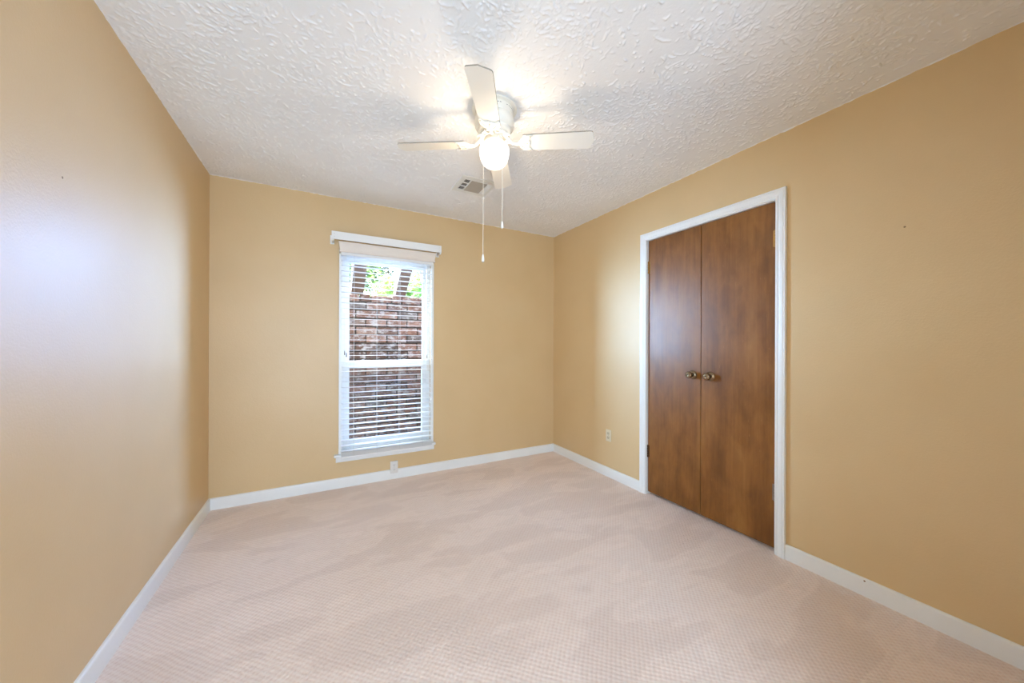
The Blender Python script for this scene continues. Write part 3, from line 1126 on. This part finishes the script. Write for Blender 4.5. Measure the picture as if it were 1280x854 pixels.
vbar(VX0, VY0, VX1, IY0)
vbar(VX0, IY1, VX1, VY1)
vbar(VX0, IY0, IX0, IY1)
vbar(IX1, IY0, VX1, IY1)
vbar(0.974, IY0, 0.983, IY1)
vbar(1.108, IY0, 1.117, IY1)
for q in (1, 2):
    yy = IY0 + (IY1 - IY0) * q / 3
    vbar(IX0, yy - 0.004, 0.974, yy + 0.004)
    vbar(1.117, yy - 0.004, IX1, yy + 0.004)
obj('vent_frame', bm, M['vent'], vent)
bm = bmesh.new()
for q in range(11):                                # centre bank: blades along x
    yy = IY0 + (q + 0.5) * (IY1 - IY0) / 11
    T = Matrix.Translation((0, yy, ZC - 0.005)) @ Matrix.Rotation(math.radians(-38), 4, 'X')
    box(bm, (0.983, -0.0085, -0.0005), (1.108, 0.0085, 0.0005), M4=T)
obj('louver_bank', bm, M['duct'], vent)
for x0, x1, tilt, n in ((IX0, 0.974, -55, 4), (1.117, IX1, 40, 4)):
    bm = bmesh.new()
    for q in range(n):
        xx = x0 + (q + 0.5) * (x1 - x0) / n
        T = Matrix.Translation((xx, 0, ZC - 0.005)) @ Matrix.Rotation(math.radians(tilt), 4, 'Y')
        box(bm, (-0.005, IY0, -0.0005), (0.005, IY1, 0.0005), M4=T)
    obj('louver_bank', bm, M['vent'], vent)
bm = bmesh.new()
box(bm, (IX0, IY0, ZC - 0.0012), (IX1, IY1, ZC - 0.0004))  # thin plate behind the louvers, duct shade put into its colour
obj('duct_shade_plate', bm, M['duct_shade'], vent)

# ================================================================== CURTAIN ROD
RX0, RX1, RYF, RZ0, RZ1 = 0.0650, 0.9750, 3.175, 2.0655, 2.1290
rod = empty('curtain_rod', ((RX0 + RX1) / 2, D, (RZ0 + RZ1) / 2), 'wide flat white curtain rod fixed to the wall above the window', 'curtain rod')
bm = bmesh.new()
extrude_profile(bm, [(0, 0), (0, 0.0635), (0.012, 0.0635), (0.012, 0.0605), (0.003, 0.0585), (0.003, 0.005), (0.012, 0.003), (0.012, 0)], (RX0, RYF, RZ0), (RX1, RYF, RZ0), (0, 1, 0), (0, 0, 1))
obj('rod_channel', bm, M['rod'], rod)
for s, xa in ((1, RX0), (-1, RX1)):
    bm = bmesh.new()
    x0, x1 = sorted((xa + s * 0.002, xa + s * 0.016))
    box(bm, (x0, RYF + 0.004, 2.052), (x1, D - 0.003, 2.092), bevel=0.002)
    x2, x3 = sorted((xa - s * 0.008, xa + s * 0.022))
    box(bm, (x2, D - 0.004, 2.045), (x3, D, 2.118), bevel=0.001)
    obj('rod_bracket', bm, M['rod'], rod)
    for zz in (2.086, 2.109):
        T = Matrix.Translation((xa + s * 0.020, RYF, zz)) @ Matrix.Rotation(PI / 2, 4, 'X')
        bm = bmesh.new()
        lathe(bm, [(0.0, 0.0016), (0.002, 0.0014), (0.0032, 0.0), (0.0, 0.0)], seg=12, M4=T)
        obj('rivet', bm, M['cord'], rod, 40)

# ================================================================== WINDOW BLIND
BLX0, BLX1 = 0.1405, 0.9020
BY0, BY1 = 3.203, 3.253
blind = empty('window_blind', ((BLX0 + BLX1) / 2, D, 2.0), 'white wooden venetian blind with open slats hanging in the window', 'blind')
bm = bmesh.new()
PITCH_S = 0.0442
k = 0
zs = []
while 0.3180 + k * PITCH_S < 1.945:
    zs.append(0.3180 + k * PITCH_S)
    k += 1
rs = random.Random(5)
for z in zs:
    tilt = rs.uniform(-0.0008, 0.0008)
    prof = [(0, 0), (0.012, 0.0009), (0.025, 0.0012), (0.038, 0.0009), (0.050, 0), (0.050, 0.0016), (0.038, 0.0025), (0.025, 0.0028), (0.012, 0.0025), (0, 0.0016)]
    extrude_profile(bm, prof, (BLX0, BY0, z + tilt), (BLX1, BY0, z - tilt), (0, 1, 0), (0, 0, 1))
obj('slats', bm, M['blind'], blind)
bm = bmesh.new()
box(bm, (BLX0, 3.200, 0.2615), (BLX1, 3.240, 0.2790), bevel=0.003, seg=2)
box(bm, (BLX0, 3.200, 0.2815), (BLX1, 3.240, 0.2845))
box(bm, (BLX0, 3.200, 0.2870), (BLX1, 3.240, 0.2900))
for q in range(4):
    box(bm, (BLX0, 3.203, 0.2920 + q * 0.0058), (BLX1, 3.2400, 0.2952 + q * 0.0058))
obj('bottom_rail', bm, M['blind'], blind)
bm = bmesh.new()
box(bm, (BLX0 - 0.004, 3.205, 1.950), (BLX1 + 0.004, 3.262, 2.000), bevel=0.002)
obj('head_rail', bm, M['blind'], blind)
# crown-moulded valance with mitred returns
VP = [(0.000, 0.0), (0.006, 0.0), (0.012, 0.0), (0.012, 0.083), (-0.008, 0.083), (-0.008, 0.076), (-0.005, 0.072), (-0.0035, 0.064), (-0.002, 0.056), (-0.003, 0.050), (0.000, 0.040), (0.002, 0.024), (0.003, 0.014), (0.000, 0.010)]
bm = bmesh.new()
rings = []
for (xx, yy, sx, sy) in ((0.1245, 3.263, -1, 0), (0.1245, 3.190, -1, -1), (0.9200, 3.190, 1, -1), (0.9200, 3.263, 1, 0)):
    rings.append([bm.verts.new((xx + sx * (-a), yy + sy * (-a) if sy else yy, 1.9720 + b)) for a, b in VP])
n = len(VP)
for a, b in zip(rings, rings[1:]):
    for q in range(n):
        bm.faces.new((a[q], a[(q + 1) % n], b[(q + 1) % n], b[q]))
bm.faces.new(rings[0])
bm.faces.new(rings[-1])
bmesh.ops.recalc_face_normals(bm, faces=bm.faces)
obj('valance', bm, M['valance'], blind, 30)
for lx in (0.2365, 0.4195, 0.6100, 0.8130):
    bm = bmesh.new()
    for yy in (BY0 - 0.0012, BY1 + 0.0012):
        tube(bm, [(lx, yy, 0.276), (lx, yy, 1.955)], 0.0007, 5)
    for z in zs:
        tube(bm, [(lx, BY0 - 0.001, z - 0.0012), (lx, BY1 + 0.001, z - 0.0012)], 0.0005, 4)
    obj('ladder_cord', bm, M['cord'], blind)
for tx, tz in ((0.1640, 1.120), (0.1785, 1.104), (0.8460, 1.082)):
    bm = bmesh.new()
    tube(bm, [(tx, 3.198, tz + 0.030), (tx, 3.198, 1.960)], 0.0007, 5)
    c = obj('pull_cord', bm, M['cord'], blind)
    bm = bmesh.new()
    lathe(bm, [(0.0, tz + 0.036), (0.0025, tz + 0.036), (0.0045, tz + 0.022), (0.0052, tz + 0.008), (0.0045, tz), (0.0, tz)], (tx, 3.1955), 14)
    obj('tassel', bm, M['tassel'], c, 50)


# ================================================================== OUTLETS
def outlet(loc, T, label, mp, mr, w=0.066, h=0.108, depth=0.006):
    """local x across, y up, z out of the wall"""
    root = empty('wall_outlet', loc, label, 'wall outlet')
    bm = bmesh.new()
    box(bm, (-w / 2, -h / 2, 0), (w / 2, h / 2, depth), bevel=0.0028, seg=3, M4=T)
    obj('cover_plate', bm, mp, root, 40)
    for s in (-1, 1):
        bm = bmesh.new()
        ol = []
        for q in range(24):
            a = 2 * PI * q / 24
            ol.append((0.0165 * math.cos(a), s * 0.0195 + max(-0.0125, min(0.0125, 0.0165 * math.sin(a)))))
        plate(bm, ol, depth - 0.001, depth + 0.0015, M4=T)
        r = obj('receptacle', bm, mr, root)
        bm = bmesh.new()
        for sx, hh in ((-0.0062, 0.0075), (0.0062, 0.0060)):
            box(bm, (sx - 0.0012, s * 0.0195 + 0.0030 - hh / 2, depth + 0.0010), (sx + 0.0012, s * 0.0195 + 0.0030 + hh / 2, depth + 0.0017), M4=T)
        lathe(bm, [(0.0, depth + 0.0017), (0.0022, depth + 0.0017), (0.0022, depth + 0.0010), (0.0, depth + 0.0010)], (0, s * 0.0195 - 0.0070), 12, M4=T)
        obj('socket_hole', bm, M['dark'], r)
    bm = bmesh.new()
    lathe(bm, [(0.0, depth + 0.0012), (0.002, depth + 0.0010), (0.003, depth - 0.0005), (0.0, depth - 0.0005)], (0, 0), 14, M4=T)
    obj('screw', bm, M['steel'], root, 40)


lo = (0.5739, D, 0.1045)
outlet(lo, Matrix.Translation(lo) @ Matrix.Rotation(PI / 2, 4, 'X'), 'white duplex wall outlet low on the wall below the window, notched into the baseboard', M['pale_plastic'], M['pale_plastic'], 0.0645, 0.1075, 0.0145)
lo = (XR, 2.4010, 0.3788)
outlet(lo, Matrix.Translation(lo) @ Matrix.Rotation(-PI / 2, 4, 'Z') @ Matrix.Rotation(PI / 2, 4, 'X'), 'cream duplex wall outlet on the right wall between the corner and the closet doors', M['cream_plastic'], M['cream_dark'])
